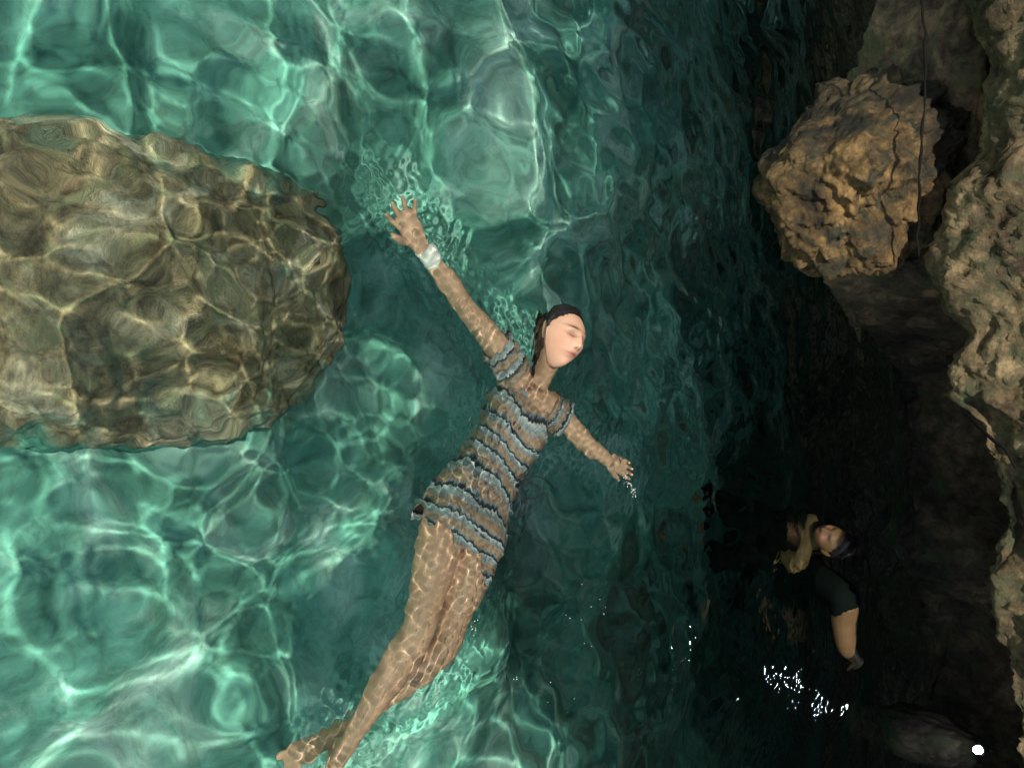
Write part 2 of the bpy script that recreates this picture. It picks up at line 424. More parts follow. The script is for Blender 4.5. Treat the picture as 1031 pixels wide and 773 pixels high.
def rock(name, c, axes, seed, mat, sub=6, amp=0.22, sq=1.0, freq=2.2, rot=0.0, fine=1.0, taper=0.0):
    bm = bmesh.new(); bmesh.ops.create_icosphere(bm, subdivisions=sub, radius=1)
    V = np.array([v.co[:] for v in bm.verts]); 
    if sq != 1.0:
        V = np.sign(V) * np.abs(V) ** sq; 
    N_ = V / np.linalg.norm(V, axis=1)[:, None]
    h = 1 + amp * fbm(V * freq + seed * 7.7, 3) + amp * 0.36 * fbm(V * freq * 3 + seed, 5, 0.55, ridge=True) + 0.05 * fine * fbm(V * 11 + seed, 4)
    V = V * h[:, None] * np.array(axes)
    if taper:                                # narrower and further back towards -X
        u = np.clip(-V[:, 0] / axes[0], -1, 1)
        V[:, 1] = V[:, 1] * (1 - 0.35 * taper * np.clip(u, 0, 1)) + axes[1] * 0.75 * taper * np.clip(u + 0.25, 0, 1) ** 1.3
    if rot:
        c_, s_ = math.cos(rot), math.sin(rot); V = V @ np.array([[c_, s_, 0], [-s_, c_, 0], [0, 0, 1]])
    for v, p in zip(bm.verts, V): v.co = p
    me = bpy.data.meshes.new(name); bm.to_mesh(me); bm.free()
    o = link_me(name, me, mat); o.location = c
    return o

# hanging ochre knob in front of the dark wall
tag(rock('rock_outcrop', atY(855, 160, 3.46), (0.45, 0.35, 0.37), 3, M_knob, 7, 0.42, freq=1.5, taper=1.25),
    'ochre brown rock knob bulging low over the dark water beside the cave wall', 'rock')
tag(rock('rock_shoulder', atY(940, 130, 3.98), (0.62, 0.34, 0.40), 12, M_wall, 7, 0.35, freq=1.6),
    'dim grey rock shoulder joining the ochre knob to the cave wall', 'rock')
# sunken boulder
bl = at(135, 290, -1.0); bl.z = -1.32
receiver(tag(rock('sunken_boulder', bl, (0.47, 0.74, 0.42), 5, M_boulder, 7, 0.14, sq=0.70, freq=1.5),
    'large brown boulder under shallow water, streaked with sunlight', 'boulder'))

# ------------------------------------------------------------------ people
def skin_mat():
    x = N('skin')
    a = x.n('VertexColor', layer_name='tint')
    v = x.coord()
    c = x.mix(1.0, a.outputs['Color'], x.ramp(x.noise(v, 9, 4, 0.6), [(0.3, (0.84, 0.80, 0.78)), (0.7, (1, 1, 1))]), 'MULTIPLY')
    x.base(c); x.set(Roughness=0.55); x.b.inputs['Specular IOR Level'].default_value = 0.35
    x.b.inputs['Coat Weight'].default_value = 0.04; x.b.inputs['Coat Roughness'].default_value = 0.22
    x.b.inputs['Subsurface Weight'].default_value = 0.0
    x.bump(x.noise(v, 90, 3, 0.6), 0.25, 0.004)
    return x.m
M_skin = skin_mat()
M_hair = plain('dark_hair', (0.010, 0.007, 0.006), 0.32)

def catmull(P, n):
    P = np.asarray(P, float); Q = np.vstack([2 * P[0] - P[1], P, 2 * P[-1] - P[-2]]); out = []
    for i in range(len(P) - 1):
        p0, p1, p2, p3 = Q[i:i + 4]
        for t in np.linspace(0, 1, n, endpoint=False):
            out.append(0.5 * (2 * p1 + (p2 - p0) * t + (2 * p0 - 5 * p1 + 4 * p2 - p3) * t * t + (3 * p1 - p0 - 3 * p2 + p3) * t ** 3))
    out.append(P[-1]); return np.array(out)

class Soup:
    """collects closed shells, later fused into one skin"""
    def __init__(s): s.V, s.F = [], []
    def add(s, V, F):
        o = len(s.V); s.V += [tuple(map(float, v)) for v in V]; s.F += [tuple(i + o for i in f) for f in F]
    def rings(s, rings):
        n = len(rings[0]); V = [p for r in rings for p in r]
        F = grid_faces(len(rings), n, True)
        V.append(np.mean(rings[0], axis=0)); V.append(np.mean(rings[-1], axis=0)); a, b = len(V) - 2, len(V) - 1
        k = (len(rings) - 1) * n
        for j in range(n):
            F.append((a, j, (j + 1) % n)); F.append((b, k + (j + 1) % n, k + j))
        s.add(V, F)
    def limb(s, pts, n=14, sub=5, flat=None, fl=1.0):
        """pts: (point, radius); a round cap at both ends; flat: direction squashed by fl"""
        A = catmull([list(p) + [r] for p, r in pts], sub)
        d0 = A[1, :3] - A[0, :3]; d0 /= np.linalg.norm(d0); d1 = A[-1, :3] - A[-2, :3]; d1 /= np.linalg.norm(d1)
        pre = [np.append(A[0, :3] - d0 * A[0, 3] * math.sin(t), A[0, 3] * math.cos(t)) for t in (1.4, 1.0, 0.5)]
        post = [np.append(A[-1, :3] + d1 * A[-1, 3] * math.sin(t), A[-1, 3] * math.cos(t)) for t in (0.5, 1.0, 1.4)]
        A = np.vstack([pre, A, post])
        up = np.array(flat if flat is not None else (0.13, 0.21, 0.97), float)
        rs = []
        T = np.gradient(A[:, :3], axis=0)
        for c, t in zip(A, T):
            t = t / (np.linalg.norm(t) + 1e-9)
            a = np.cross(up, t); a /= np.linalg.norm(a) + 1e-9; b = np.cross(t, a)
            rs.append([c[:3] + c[3] * (math.cos(q) * a + fl * math.sin(q) * b) for q in np.linspace(0, 2 * math.pi, n, endpoint=False)])
        s.rings(rs)
    def fuse(s, name, voxel, smooth=4):
        me = bpy.data.meshes.new(name + '_src'); me.from_pydata(s.V, [], s.F); me.update()
        bm = bmesh.new(); bm.from_mesh(me); bmesh.ops.recalc_face_normals(bm, faces=bm.faces); bm.to_mesh(me); bm.free()
        o = bpy.data.objects.new(name + '_src', me); C.objects.link(o)
        md = o.modifiers.new('r', 'REMESH'); md.mode = 'VOXEL'; md.voxel_size = voxel
        sm = o.modifiers.new('s', 'SMOOTH'); sm.factor = 0.5; sm.iterations = smooth
        dg = bpy.context.evaluated_depsgraph_get(); dg.update()
        out = bpy.data.meshes.new_from_object(o.evaluated_get(dg))
        bpy.data.objects.remove(o); bpy.data.meshes.remove(me)
        out.name = name; return out

def va(v): return np.array(v, float)
def unit(v): v = np.array(v, float); return v / np.linalg.norm(v)

def head_shape(nu=70, nv=72, scale=1.0, hair=0.0):
    """head in its own frame: x = her left, y = crown, z = face (metres)"""
    th = np.linspace(0.02, math.pi - 0.02, nu)[:, None]; ph = np.linspace(0, 2 * math.pi, nv, endpoint=False)[None]
    dx = np.sin(th) * np.sin(ph); dy = np.cos(th) * np.ones_like(ph); dz = np.sin(th) * np.cos(ph)
    x = 0.077 * dx; y = 0.112 * dy; z = 0.093 * dz
    lo = np.clip(-dy, 0, 1)
    x = x * (1 - 0.36 * lo ** 1.5)
    z = np.where(dz < 0, z * (1 - 0.55 * lo), z * (1 - 0.10 * lo))
    z = z + 0.012 * lo * (dz > -0.2)
    up = np.clip(dy, 0, 1); z = z - 0.012 * up ** 2 * (dz > 0)
    fr = np.clip(dz, 0, 1) ** 0.5
    G = lambda u, c, s_: np.exp(-((u - c) / s_) ** 2)
    if not hair:
        nose = np.interp(y, [-0.046, -0.036, -0.028, 0.0, 0.018, 0.03], [0, 0.013, 0.019, 0.009, 0.003, 0]) * 1.15 * G(x, 0, 0.0085 + 0.006 * sstep(0.0, -0.03, y))
        z = z + fr * (nose
             + 0.006 * G(y, 0.026, 0.010) * (G(x, 0.030, 0.020) + G(x, -0.030, 0.020))
             - 0.012 * G(y, 0.005, 0.013) * (G(x, 0.031, 0.016) + G(x, -0.031, 0.016))
             + 0.005 * G(y, 0.003, 0.008) * (G(x, 0.031, 0.012) + G(x, -0.031, 0.012))
             + 0.006 * G(y, -0.022, 0.020) * (G(x, 0.042, 0.018) + G(x, -0.042, 0.018))
             + 0.0105 * G(y, -0.0600, 0.010) * G(x, 0, 0.020) - 0.0045 * G(y, -0.0600, 0.0030) * G(x, 0, 0.022)
             - 0.004 * G(y, -0.076, 0.006) * G(x, 0, 0.018)
             + 0.008 * G(y, -0.096, 0.013) * G(x, 0, 0.020))
    P = np.stack([x, y, z], -1) * (scale + hair)
    return P

def frame(up, face):
    u = unit(up); f = unit(va(face) - u * np.dot(face, u)); l = np.cross(u, f)
    return np.stack([l, u, f])               # rows: left, up, face

def add_head(sp, centre, up, face, k=1.0):
    Fm = frame(up, face)
    P = head_shape(scale=k) @ Fm + va(centre)
    sp.rings([list(r) for r in P])
    for sx in (-1, 1):                       # ears
        c = np.array([sx * 0.074, -0.004, -0.012]) * k
        pts = [(c + k * np.array([sx * 0.004, -0.026, 0.004]), 0.006 * k), (c + k * np.array([sx * 0.008, 0.0, 0]), 0.011 * k), (c + k * np.array([sx * 0.008, 0.022, -0.003]), 0.011 * k)]
        sp.limb([(p @ Fm + va(centre), r) for p, r in pts], 10, 4)

def add_hand(sp, wrist, direction, palm, thumb, k=1.0, curl=(0.2, 0.25, 0.3, 0.35), spread=(0.22, 0.07, -0.08, -0.24), thumb_open=0.75):
    """direction: wrist to knuckles, palm: palm normal, thumb: +1/-1 side of cross(palm, direction)"""
    d = unit(direction); n = unit(va(palm) - d * np.dot(palm, d)); s_ = np.cross(n, d) * thumb
    w_ = va(wrist)
    sp.limb([(w_ - d * 0.01, 0.024 * k), (w_ + d * 0.03 * k, 0.034 * k), (w_ + d * 0.07 * k, 0.038 * k), (w_ + d * 0.088 * k, 0.036 * k)], 16, 4, flat=n, fl=0.42)
    L = (0.072, 0.080, 0.074, 0.058); off = (0.028, 0.0095, -0.0095, -0.027)
    for i in range(4):
        b = w_ + d * (0.085 - 0.006 * (i == 3) - 0.002 * (i == 0)) * k + s_ * off[i] * k
        fd = unit(d + s_ * math.tan(spread[i])); p = b - fd * 0.025 * k; pts = [(p, 0.0095 * k), (b, 0.0090 * k)]
        ang = curl[i] * 0.5; q = b
        for j, fr in enumerate((0.45, 0.30, 0.25)):
            dd = unit(fd * math.cos(ang) + n * math.sin(ang)); q = q + dd * L[i] * fr * k
            pts.append((q, (0.0082, 0.0074, 0.0060)[j] * k)); ang += curl[i]
        sp.limb(pts, 10, 3)
    b = w_ + d * 0.025 * k + s_ * 0.024 * k
    td = unit(d * math.cos(thumb_open) + s_ * math.sin(thumb_open) + n * 0.25)
    t2 = unit(td + d * 0.35)
    sp.limb([(b - td * 0.012 * k, 0.013 * k), (b + td * 0.022 * k, 0.0125 * k), (b + td * 0.045 * k, 0.0105 * k), (b + td * 0.045 * k + t2 * 0.028 * k, 0.0080 * k)], 10, 4)

def add_foot(sp, ankle, toe_dir, sole, k=1.0):
    d = unit(toe_dir); n = unit(va(sole) - d * np.dot(sole, d)); s_ = np.cross(n, d); a = va(ankle)
    sp.limb([(a - d * 0.035 * k + n * 0.035 * k, 0.026 * k), (a + d * 0.02 * k + n * 0.03 * k, 0.034 * k), (a + d * 0.09 * k + n * 0.045 * k, 0.036 * k), (a + d * 0.145 * k + n * 0.055 * k, 0.036 * k)], 14, 4, flat=n, fl=0.62)
    for i in range(5):
        b = a + d * (0.15 - 0.008 * i) * k + n * 0.058 * k + s_ * (0.030 - 0.0145 * i) * k
        r = (0.0125 if i == 0 else 0.0085) * k
        sp.limb([(b - d * 0.02 * k, r), (b + d * 0.015 * k, r), (b + d * (0.036 - 0.004 * i) * k, r * 0.85)], 8, 3)

def torso_rings(rows, n=28):
    """rows: centre, side vector, front vector, half width, half depth, bust"""
    out = []
    for c, s_, f, a, b, bust in rows:
        ring = []
        for q in np.linspace(0, 2 * math.pi, n, endpoint=False):
            cx, cy = math.cos(q), math.sin(q)
            e = 2 / 2.5; px = np.sign(cx) * abs(cx) ** e * a; py = np.sign(cy) * abs(cy) ** e * b
            if bust and cy > 0: py += bust * (math.exp(-((cx - 0.5) / 0.32) ** 2) + math.exp(-((cx + 0.5) / 0.32) ** 2))
            ring.append(va(c) + va(s_) * px + va(f) * py)
        out.append(ring)
    return out

def skin_object(name, sp, voxel, skin, head=None, parent=None, dark=1.0):
    me = sp.fuse(name, voxel)
    o = link_me(name, me, M_skin, parent)
    co = np.zeros(len(me.vertices) * 3); me.vertices.foreach_get('co', co); co = co.reshape(-1, 3)
    col = np.ones((len(co), 4)); col[:, :3] = skin
    if head:
        c, up, face, k = head
        q = (co - va(c)) @ frame(up, face).T / k
        x, y, z = q[:, 0], q[:, 1], q[:, 2]
        near = (np.linalg.norm(q, axis=1) < 0.17) & (z > 0.03)
        def blend(msk, c2):
            mm = (np.clip(msk, 0, 1) * near)[:, None]; col[:, :3] = col[:, :3] * (1 - mm) + np.array(c2) * mm
        G = lambda u, c0, s_: np.exp(-((u - c0) / s_) ** 2)
        blend(0.9 * G(y, -0.060, 0.0105) * G(x, 0, 0.024), (0.28, 0.08, 0.065))
        blend(0.9 * G(y, -0.060, 0.0028) * G(x, 0, 0.025), (0.14, 0.05, 0.04))
        for sx in (-1, 1):
            blend(1.0 * G(y - 0.05 * (np.abs(x) - 0.03), 0.0285, 0.0050) * G(x, sx * 0.032, 0.021), (0.04, 0.024, 0.018))
            blend(0.95 * G(y + 2.5 * (np.abs(x) - 0.031) ** 2 * -4, -0.003, 0.0034) * G(x, sx * 0.031, 0.017), (0.015, 0.009, 0.008))
            blend(0.75 * G(y, 0.007, 0.011) * G(x, sx * 0.031, 0.019), (0.24, 0.125, 0.08))  # eyelid shadow painted into the skin colour
            blend(0.9 * G(y, -0.038, 0.0045) * G(x, sx * 0.0075, 0.004), (0.10, 0.05, 0.04))
            blend(0.45 * G(y, -0.025, 0.022) * G(x, sx * 0.042, 0.02), (0.55, 0.26, 0.18))
    ca = me.color_attributes.new('tint', 'FLOAT_COLOR', 'POINT')
    ca.data.foreach_set('color', col.astype(np.float32).ravel())
    return receiver(o)

def make_hair(parent, centre, up, face, k, seed, strands):
    Fm = frame(up, face)
    P = head_shape(220, 260, scale=k, hair=1e-6)
    q = P / k
    x, y, z = q[..., 0], q[..., 1], q[..., 2]
    # hairline: above the forehead, in front of the ears, down to the nape
    line = np.interp(z, [-0.12, -0.03, -0.008, 0.012, 0.034, 0.058, 0.085], [-0.12, -0.085, -0.02, 0.036, 0.068, 0.085, 0.10])
    P = P * (1.008 + 0.125 * sstep(0.0, 0.040, y - line))[..., None]
    keep = (y > line + 0.003 * perlin(np.stack([x * 90, y * 90, z * 90], -1)))
    P = P * (1 + 0.02 * perlin(np.stack([np.arctan2(x, z) * 16, y * 8, x * 0 + seed], -1)))[..., None]
    W = P @ Fm + va(centre)
    nu, nv = W.shape[:2]
    inner = (P * 0.95) @ Fm + va(centre)
    V = np.vstack([W.reshape(-1, 3), inner.reshape(-1, 3)])
    n0 = nu * nv; F = []
    kp = keep.reshape(-1)
    cells = set()
    for i in range(nu - 1):
        for j in range(nv):
            jj = (j + 1) % nv; f = (i * nv + j, (i + 1) * nv + j, (i + 1) * nv + jj, i * nv + jj)
            if all(kp[t] for t in f): F.append(f); F.append(tuple(n0 + t for t in f[::-1]))
    used = sorted({t for f in F for t in f}); mp = {t: i for i, t in enumerate(used)}
    sp = Soup(); sp.add(V[used], [tuple(mp[t] for t in f) for f in F])
    # combed locks lying over the scalp, drawn back from the hairline
    rr = random.Random(seed)
    for i in range(150):
        a = -2.3 + 4.6 * (i + rr.random()) / 150
        d0 = unit((math.sin(a) * 0.95, 0.42 + 0.46 * math.cos(a), 0.06 + 0.50 * max(math.cos(a), -0.2) + rr.gauss(0, 0.055)))
        d1 = unit((0.30 * math.sin(a) + rr.gauss(0, 0.05), -0.45 + rr.gauss(0, 0.12), -1.0))
        om = math.acos(max(-1, min(1, float(d0 @ d1)))); lift = rr.uniform(1.11, 1.165)
        pts = []
        for t in np.linspace(rr.uniform(-0.03, 0.03), 1, 7):
            d = (math.sin((1 - t) * om) * d0 + math.sin(t * om) * d1) / math.sin(om)
            q = d / np.linalg.norm(d / np.array([0.077, 0.112, 0.093])) * k * (1.012 + (lift - 1.012) * float(sstep(0.0, 0.38, t)))
            pts.append((q @ Fm + va(centre), 0.0034 * (0.30 + 0.70 * min(1, 3 * max(t, 0)))))
        sp.limb(pts, 6, 3)
    for pts in strands: sp.limb(pts, 7, 6)
    return receiver(link('hair', sp.V, sp.F, M_hair, parent))

def empty(name, loc):
    o = bpy.data.objects.new(name, None); C.objects.link(o); o.location = loc; o.empty_display_size = 0.1
    bpy.context.view_layer.update(); return o

# --- the floating woman -------------------------------------------------------
rnd = random.Random(4)
SK = (0.60, 0.365, 0.245)
Nk = va(at(541, 386, -0.125)); Pv = va(at(467, 526, -0.155))
rsh = va(at(514, 364, -0.088)); lsh = va(at(559, 411, -0.088))
axis = unit(Pv - Nk); side = unit(lsh - rsh); side = unit(side - axis * np.dot(side, axis)); front = np.cross(axis, side)
if front[2] < 0: front = -front
Lt = np.linalg.norm(Pv - Nk)
TOR = [  # t along neck-pelvis, half width, half depth, bust
    (-0.02, 0.052, 0.050, 0), (0.06, 0.085, 0.058, 0), (0.14, 0.125, 0.070, 0), (0.26, 0.142, 0.088, 0.012), (0.38, 0.138, 0.090, 0.018), (0.50, 0.126, 0.086, 0.008),
    (0.64, 0.120, 0.082, 0), (0.78, 0.138, 0.088, 0), (0.92, 0.158, 0.094, 0), (1.04, 0.160, 0.090, 0), (1.12, 0.150, 0.080, 0)]
def tor(t): return [np.interp(t, [r[0] for r in TOR], [r[k] for r in TOR]) for k in (1, 2, 3)]
def tor_c(t): return Nk + axis * Lt * t
hd_c = va(at(564, 340, 0.012)); hd_up = (-1.0, 0.40, 0.08); hd_face = (0.05, 0.0, 1.0); hd_k = 0.93
woman = empty('person', tuple(tor_c(0.5)))
tag(woman, 'woman floating on her back with arms spread in a frilled blue and tan striped dress', 'person')
sp = Soup()
sp.rings(torso_rings([(tor_c(t), side, front, a, b, bu) for t, a, b, bu in TOR]))
hm = frame(hd_up, hd_face)
sp.limb([(tor_c(0.03), 0.052), (Nk * 0.5 + (hd_c + np.array([0, -0.055, -0.02]) @ hm) * 0.5, 0.047), (hd_c + np.array([0, -0.045, -0.015]) @ hm, 0.050)], 16, 5)
add_head(sp, hd_c, hd_up, hd_face, hd_k)
rel = va(at(468, 309, -0.075)); rwr = va(at(427, 249, -0.065)); rkn = va(at(404, 211, -0.055))
lel = va(at(592, 449, -0.066)); lwr = va(at(612, 463, -0.048)); lkn = va(at(630, 472, -0.034))
lerp = lambda a, b, t: a * (1 - t) + b * t
sp.limb([(lerp(tor_c(0.13), rsh, 0.6), 0.055), (rsh, 0.052), (lerp(rsh, rel, 0.4), 0.045), (rel, 0.037), (lerp(rel, rwr, 0.3), 0.038), (lerp(rel, rwr, 0.75), 0.029), (rwr, 0.024)], 18, 6)
sp.limb([(lerp(tor_c(0.13), lsh, 0.6), 0.055), (lsh, 0.052), (lerp(lsh, lel, 0.5), 0.044), (lel, 0.038), (lerp(lel, lwr, 0.35), 0.036), (lerp(lel, lwr, 0.8), 0.028), (lwr, 0.024)], 18, 6)
add_hand(sp, rwr, rkn - rwr, (0.05, -0.3, 0.95), 1, 1.02, curl=(0.28, 0.22, 0.2, 0.25), spread=(0.30, 0.06, -0.20, -0.50), thumb_open=0.62)
add_hand(sp, lwr, lkn - lwr, (0.1, -0.2, 0.95), -1, 0.88, curl=(0.55, 0.62, 0.68, 0.75), spread=(0.1, 0.03, -0.05, -0.12), thumb_open=0.55)
rhip = va(at(448, 524, -0.145)); rkne = va(at(419, 634, -0.078)); rank = va(at(341, 768, -0.11))
lhip = va(at(482, 546, -0.125)); lkne = va(at(445, 650, -0.085)); lank = va(at(343, 738, -0.20))
sp.limb([(rhip, 0.080), (lerp(rhip, rkne, 0.35), 0.076), (lerp(rhip, rkne, 0.75), 0.059), (rkne, 0.052), (lerp(rkne, rank, 0.28), 0.052), (lerp(rkne, rank, 0.65), 0.038), (rank, 0.029)], 20, 6)
sp.limb([(lhip, 0.084), (lerp(lhip, lkne, 0.4), 0.075), (lerp(lhip, lkne, 0.75), 0.060), (lkne, 0.053), (lerp(lkne, lank, 0.28), 0.050), (lerp(lkne, lank, 0.65), 0.036), (lank, 0.028)], 20, 6)
add_foot(sp, rank, va(at(318, 830, -0.15)) - rank, (0.3, 0.2, -1))
add_foot(sp, lank, va(at(298, 766, -0.24)) - lank, (0.2, 0.3, -1))
body = skin_object('body', sp, 0.0026, SK, (hd_c, hd_up, hd_face, hd_k), woman)

st = []
for i in range(130):
    hx, hy = rnd.uniform(541, 553), rnd.uniform(312, 354)
    p0 = va(at(hx, hy, rnd.uniform(-0.055, -0.02)))
    ex, ey = hx - rnd.uniform(1, 8), hy + rnd.uniform(16, 36)
    e = va(at(ex, ey, -0.075)); md_ = va(at(lerp(hx, ex, 0.5) - rnd.uniform(0, 3), lerp(hy, ey, 0.5), -0.06))
    st.append([(p0, 0.0010), (lerp(p0, md_, 0.3), 0.0036), (md_, 0.0030), (e, 0.0006)])
make_hair(woman, hd_c, hd_up, hd_face, hd_k, 3, st)

# dress: bands of sheer tan and blue-grey lace, frilled at each dark edge
NB = 9
def dress_mat():
    x = N('lace_dress'); u = x.n('UVMap', uv_map='UVMap'); sx = x.n('SeparateXYZ'); x.l(u.outputs[0], sx.inputs[0])
    ny = x.n('TexNoise'); ny.inputs['Scale'].default_value = 9; ny.inputs['Detail'].default_value = 3
    mp = x.n('Mapping'); mp.inputs['Scale'].default_value = (6, 1, 1); x.l(u.outputs[0], mp.inputs[0]); x.l(mp.outputs[0], ny.inputs['Vector'])
    w1 = x.n('Math', operation='MULTIPLY_ADD'); w1.inputs[1].default_value = 0.55 / NB; x.l(ny.outputs['Fac'], w1.inputs[0]); x.l(sx.outputs['Y'], w1.inputs[2])
    mu = x.n('Math', operation='MULTIPLY'); mu.inputs[1].default_value = NB; x.l(w1.outputs[0], mu.inputs[0])
    fr = x.n('Math', operation='FRACT'); x.l(mu.outputs[0], fr.inputs[0])
    tan = (0.40, 0.26, 0.175); blue = (0.27, 0.34, 0.37); pale = (0.58, 0.60, 0.57); dk = (0.012, 0.016, 0.024)
    c = x.ramp(fr.outputs[0], [(0.0, dk), (0.055, dk), (0.09, pale), (0.24, blue), (0.42, (0.34, 0.28, 0.24)), (0.55, tan), (0.80, tan), (0.88, (0.22, 0.27, 0.30)), (0.96, (0.03, 0.05, 0.07))])
    v = x.coord()
    lace = x.ramp(x.noise(v, 70, 4, 0.7), [(0.36, (0.45, 0.47, 0.52)), (0.60, (1, 1, 1))])
    c = x.mix(0.85, c, lace, 'MULTIPLY')
    x.base(c); x.set(Roughness=0.42)
    x.bump(x.noise(v, 120, 4, 0.7), 0.6, 0.006)
    return x.m
M_dress = dress_mat()

def add_uv(o, UV):
    me = o.data; ul = me.uv_layers.new(name='UVMap')
    idx = np.zeros(len(me.loops), np.int32); me.loops.foreach_get('vertex_index', idx)
    ul.data.foreach_set('uv', UV.reshape(-1, 2)[idx].astype(np.float32).ravel())

def dress_body():
    nu, nv = 230, 150
    P = np.zeros((nu, nv, 3)); UV = np.zeros((nu, nv, 2))
    for i, u in enumerate(np.linspace(0, 1, nu)):
        for j in range(nv):
            q = 2 * math.pi * j / (nv - 1)
            cx, cy = math.cos(q), math.sin(q)
            # neckline scoops at the front, hem hangs lower on her left
            t0 = 0.05 + 0.11 * max(cy, 0) ** 2 * math.exp(-(cx / 0.6) ** 2) + 0.05 * abs(cx)
            t1 = 1.16 + 0.11 * max(cx, 0) ** 1.5 - 0.04 * max(-cx, 0) + 0.032 * math.sin(q * 7 + 1) + 0.014 * math.sin(q * 17)
            t = t0 + (t1 - t0) * u
            a, b, bu = tor(min(t, 1.10))
            fl = max(t - 0.92, 0)
            e = 2 / 2.5
            px = np.sign(cx) * abs(cx) ** e * a; py = np.sign(cy) * abs(cy) ** e * b
            if bu and cy > 0: py += bu * (math.exp(-((cx - 0.5) / 0.32) ** 2) + math.exp(-((cx + 0.5) / 0.32) ** 2))
            f = (t * NB / 1.16) % 1.0
            fr = max(0, 1 - f / 0.30) if f < 0.5 else 0
            fr2 = fr * fr * (3 - 2 * fr)
            wob = math.sin(q * 26 + 3 * math.sin(t * 15)) * 0.55 + math.sin(q * 41 + t * 60) * 0.45
            r = 0.006 + 0.006 * fr2 + 0.004 * fr2 * wob + 0.04 * fl + 0.05 * fl * math.sin(q * 7 + 2 * t)
            nrm = np.array([cx / a, cy / b]); nrm /= np.linalg.norm(nrm)
            px += nrm[0] * r; py += nrm[1] * r
            if cy > 0: py += 0.050 * float(sstep(0.84, 1.0, t)) * cy ** 0.5
            P[i, j] = tor_c(t) + side * px + front * py
            UV[i, j] = (q / 6.2832, (t + 0.030 * math.sin(t * 11 + 0.6) + 0.022 * math.sin(q * 2 + t * 5) + 0.012 * math.sin(q * 5 + t * 9)) / 1.16)
    n1 = fbm(P * 22, 3)
    P += front * (0.004 * n1[..., None])
    return P, UV
DP, DUV = dress_body()
dress = grid_mesh('dress', DP, M_dress, woman); add_uv(dress, DUV); receiver(dress)

def sleeve(p0, p1, r0, r1, name):
    nu, nv = 40, 40; P = np.zeros((nu, nv, 3)); UV = np.zeros((nu, nv, 2))
    d = unit(p1 - p0); a = unit(np.cross(d, (0, 0, 1))); b = np.cross(a, d)
    for i, u in enumerate(np.linspace(0, 1, nu)):
        for j in range(nv):
            q = 2 * math.pi * j / (nv - 1)
            r = r0 + (r1 - r0) * u + 0.008 * u * math.sin(q * 8 + 5 * u) + 0.005 * math.sin(u * 22 + 2 * math.sin(q))
            P[i, j] = lerp(p0, p1, u) + r * (math.cos(q) * a + math.sin(q) * b)
            UV[i, j] = (q / 6.28, u * 0.22 + 0.02)
    o = grid_mesh(name, P, M_dress, dress); add_uv(o, UV); return receiver(o)
sleeve(lerp(tor_c(0.13), rsh, 0.75), lerp(rsh, rel, 0.33), 0.066, 0.061, 'sleeve')
sleeve(lerp(tor_c(0.13), lsh, 0.75), lerp(lsh, lel, 0.33), 0.066, 0.061, 'sleeve')

# dark drawstring trailing at her waist
sp = Soup()
for k, loop in enumerate([[(523, 492), (533, 486), (545, 492), (540, 501), (528, 500), (524, 494)], [(522, 496), (524, 508), (520, 517), (526, 519), (531, 508), (525, 497)], [(524, 490), (536, 480), (548, 482), (556, 490)], [(520, 484), (530, 478), (538, 470)]]):
    sp.limb([(va(at(px, py, 0.004 - 0.004 * k)), 0.0022) for px, py in loop], 6, 6)
receiver(link('drawstring', sp.V, sp.F, plain('black_cord', (0.012, 0.014, 0.018), 0.6), dress))

# white cuff
def ring_band(p0, p1, r, name, mat, parent):
    nu, nv = 14, 40; d = unit(p1 - p0); a = unit(np.cross(d, (0, 0, 1))); b = np.cross(a, d)
    rs = []
    for i, u in enumerate(np.linspace(0, 1, nu)):
        bulge = 0.004 * math.sin(math.pi * u) + 0.0016 * math.sin(u * 19)
        rs.append([lerp(p0, p1, u) + (r + bulge + 0.0015 * math.sin(q * 5 + u * 6)) * (math.cos(q) * a + math.sin(q) * b) for q in np.linspace(0, 2 * math.pi, nv, endpoint=False)])
    sp = Soup(); sp.rings(rs)
    return receiver(link(name, sp.V, sp.F, mat, parent))
ring_band(lerp(rwr, rel, 0.02), lerp(rwr, rel, 0.27), 0.031, 'wrist_cuff', plain('white_cloth', (0.80, 0.76, 0.70), 0.7), woman)

# --- the swimmer in the dark -----------------------------------------------------
SY = 4.0
h2 = va(atY(838, 544, SY)); s2 = va(atY(786, 562, SY - 0.05))
sw = empty('person', (h2[0], h2[1] + 0.1, 0.0))
tag(sw, 'swimmer in shade-dark clothes half out of the black water below the cave wall', 'person')
sp = Soup()
up2, face2, k2 = (0.15, -0.10, 1.0), (-0.75, -0.75, -0.25), 0.92
side2 = np.array([1.0, 0.1, 0]); fr2 = np.array([0.1, -1.0, 0.0])
ch = h2 + np.array([0.05, 0.10, -0.24])
rows = []
for t, a, b in ((0, 0.05, 0.05), (0.05, 0.12, 0.07), (0.12, 0.16, 0.09), (0.25, 0.15, 0.10), (0.45, 0.13, 0.09), (0.60, 0.16, 0.10), (0.70, 0.15, 0.09)):
    rows.append((ch + np.array([0.0, 0.10, -0.95]) * t * 1.0 + np.array([0, 0, 0.04]), side2, fr2, a, b, 0))
sp.rings(torso_rings(rows))
add_head(sp, h2, up2, face2, k2)
sp.limb([(ch + np.array([0, 0, 0.02]), 0.055), (h2 + np.array([0, 0.01, -0.07]), 0.048)], 14, 4)
se = s2 + np.array([-0.03, 0.10, -0.30])
sp.limb([(ch + np.array([-0.10, 0, -0.02]), 0.06), (s2, 0.068), (lerp(s2, se, 0.6) + np.array([0, 0, -0.04]), 0.05), (se + np.array([0.0, 0.0, -0.04]), 0.036)], 16, 5)
e1 = va(atY(848, 598, SY - 0.05)); e2 = va(atY(852, 650, SY + 0.02)); e3 = va(atY(862, 664, SY + 0.26))
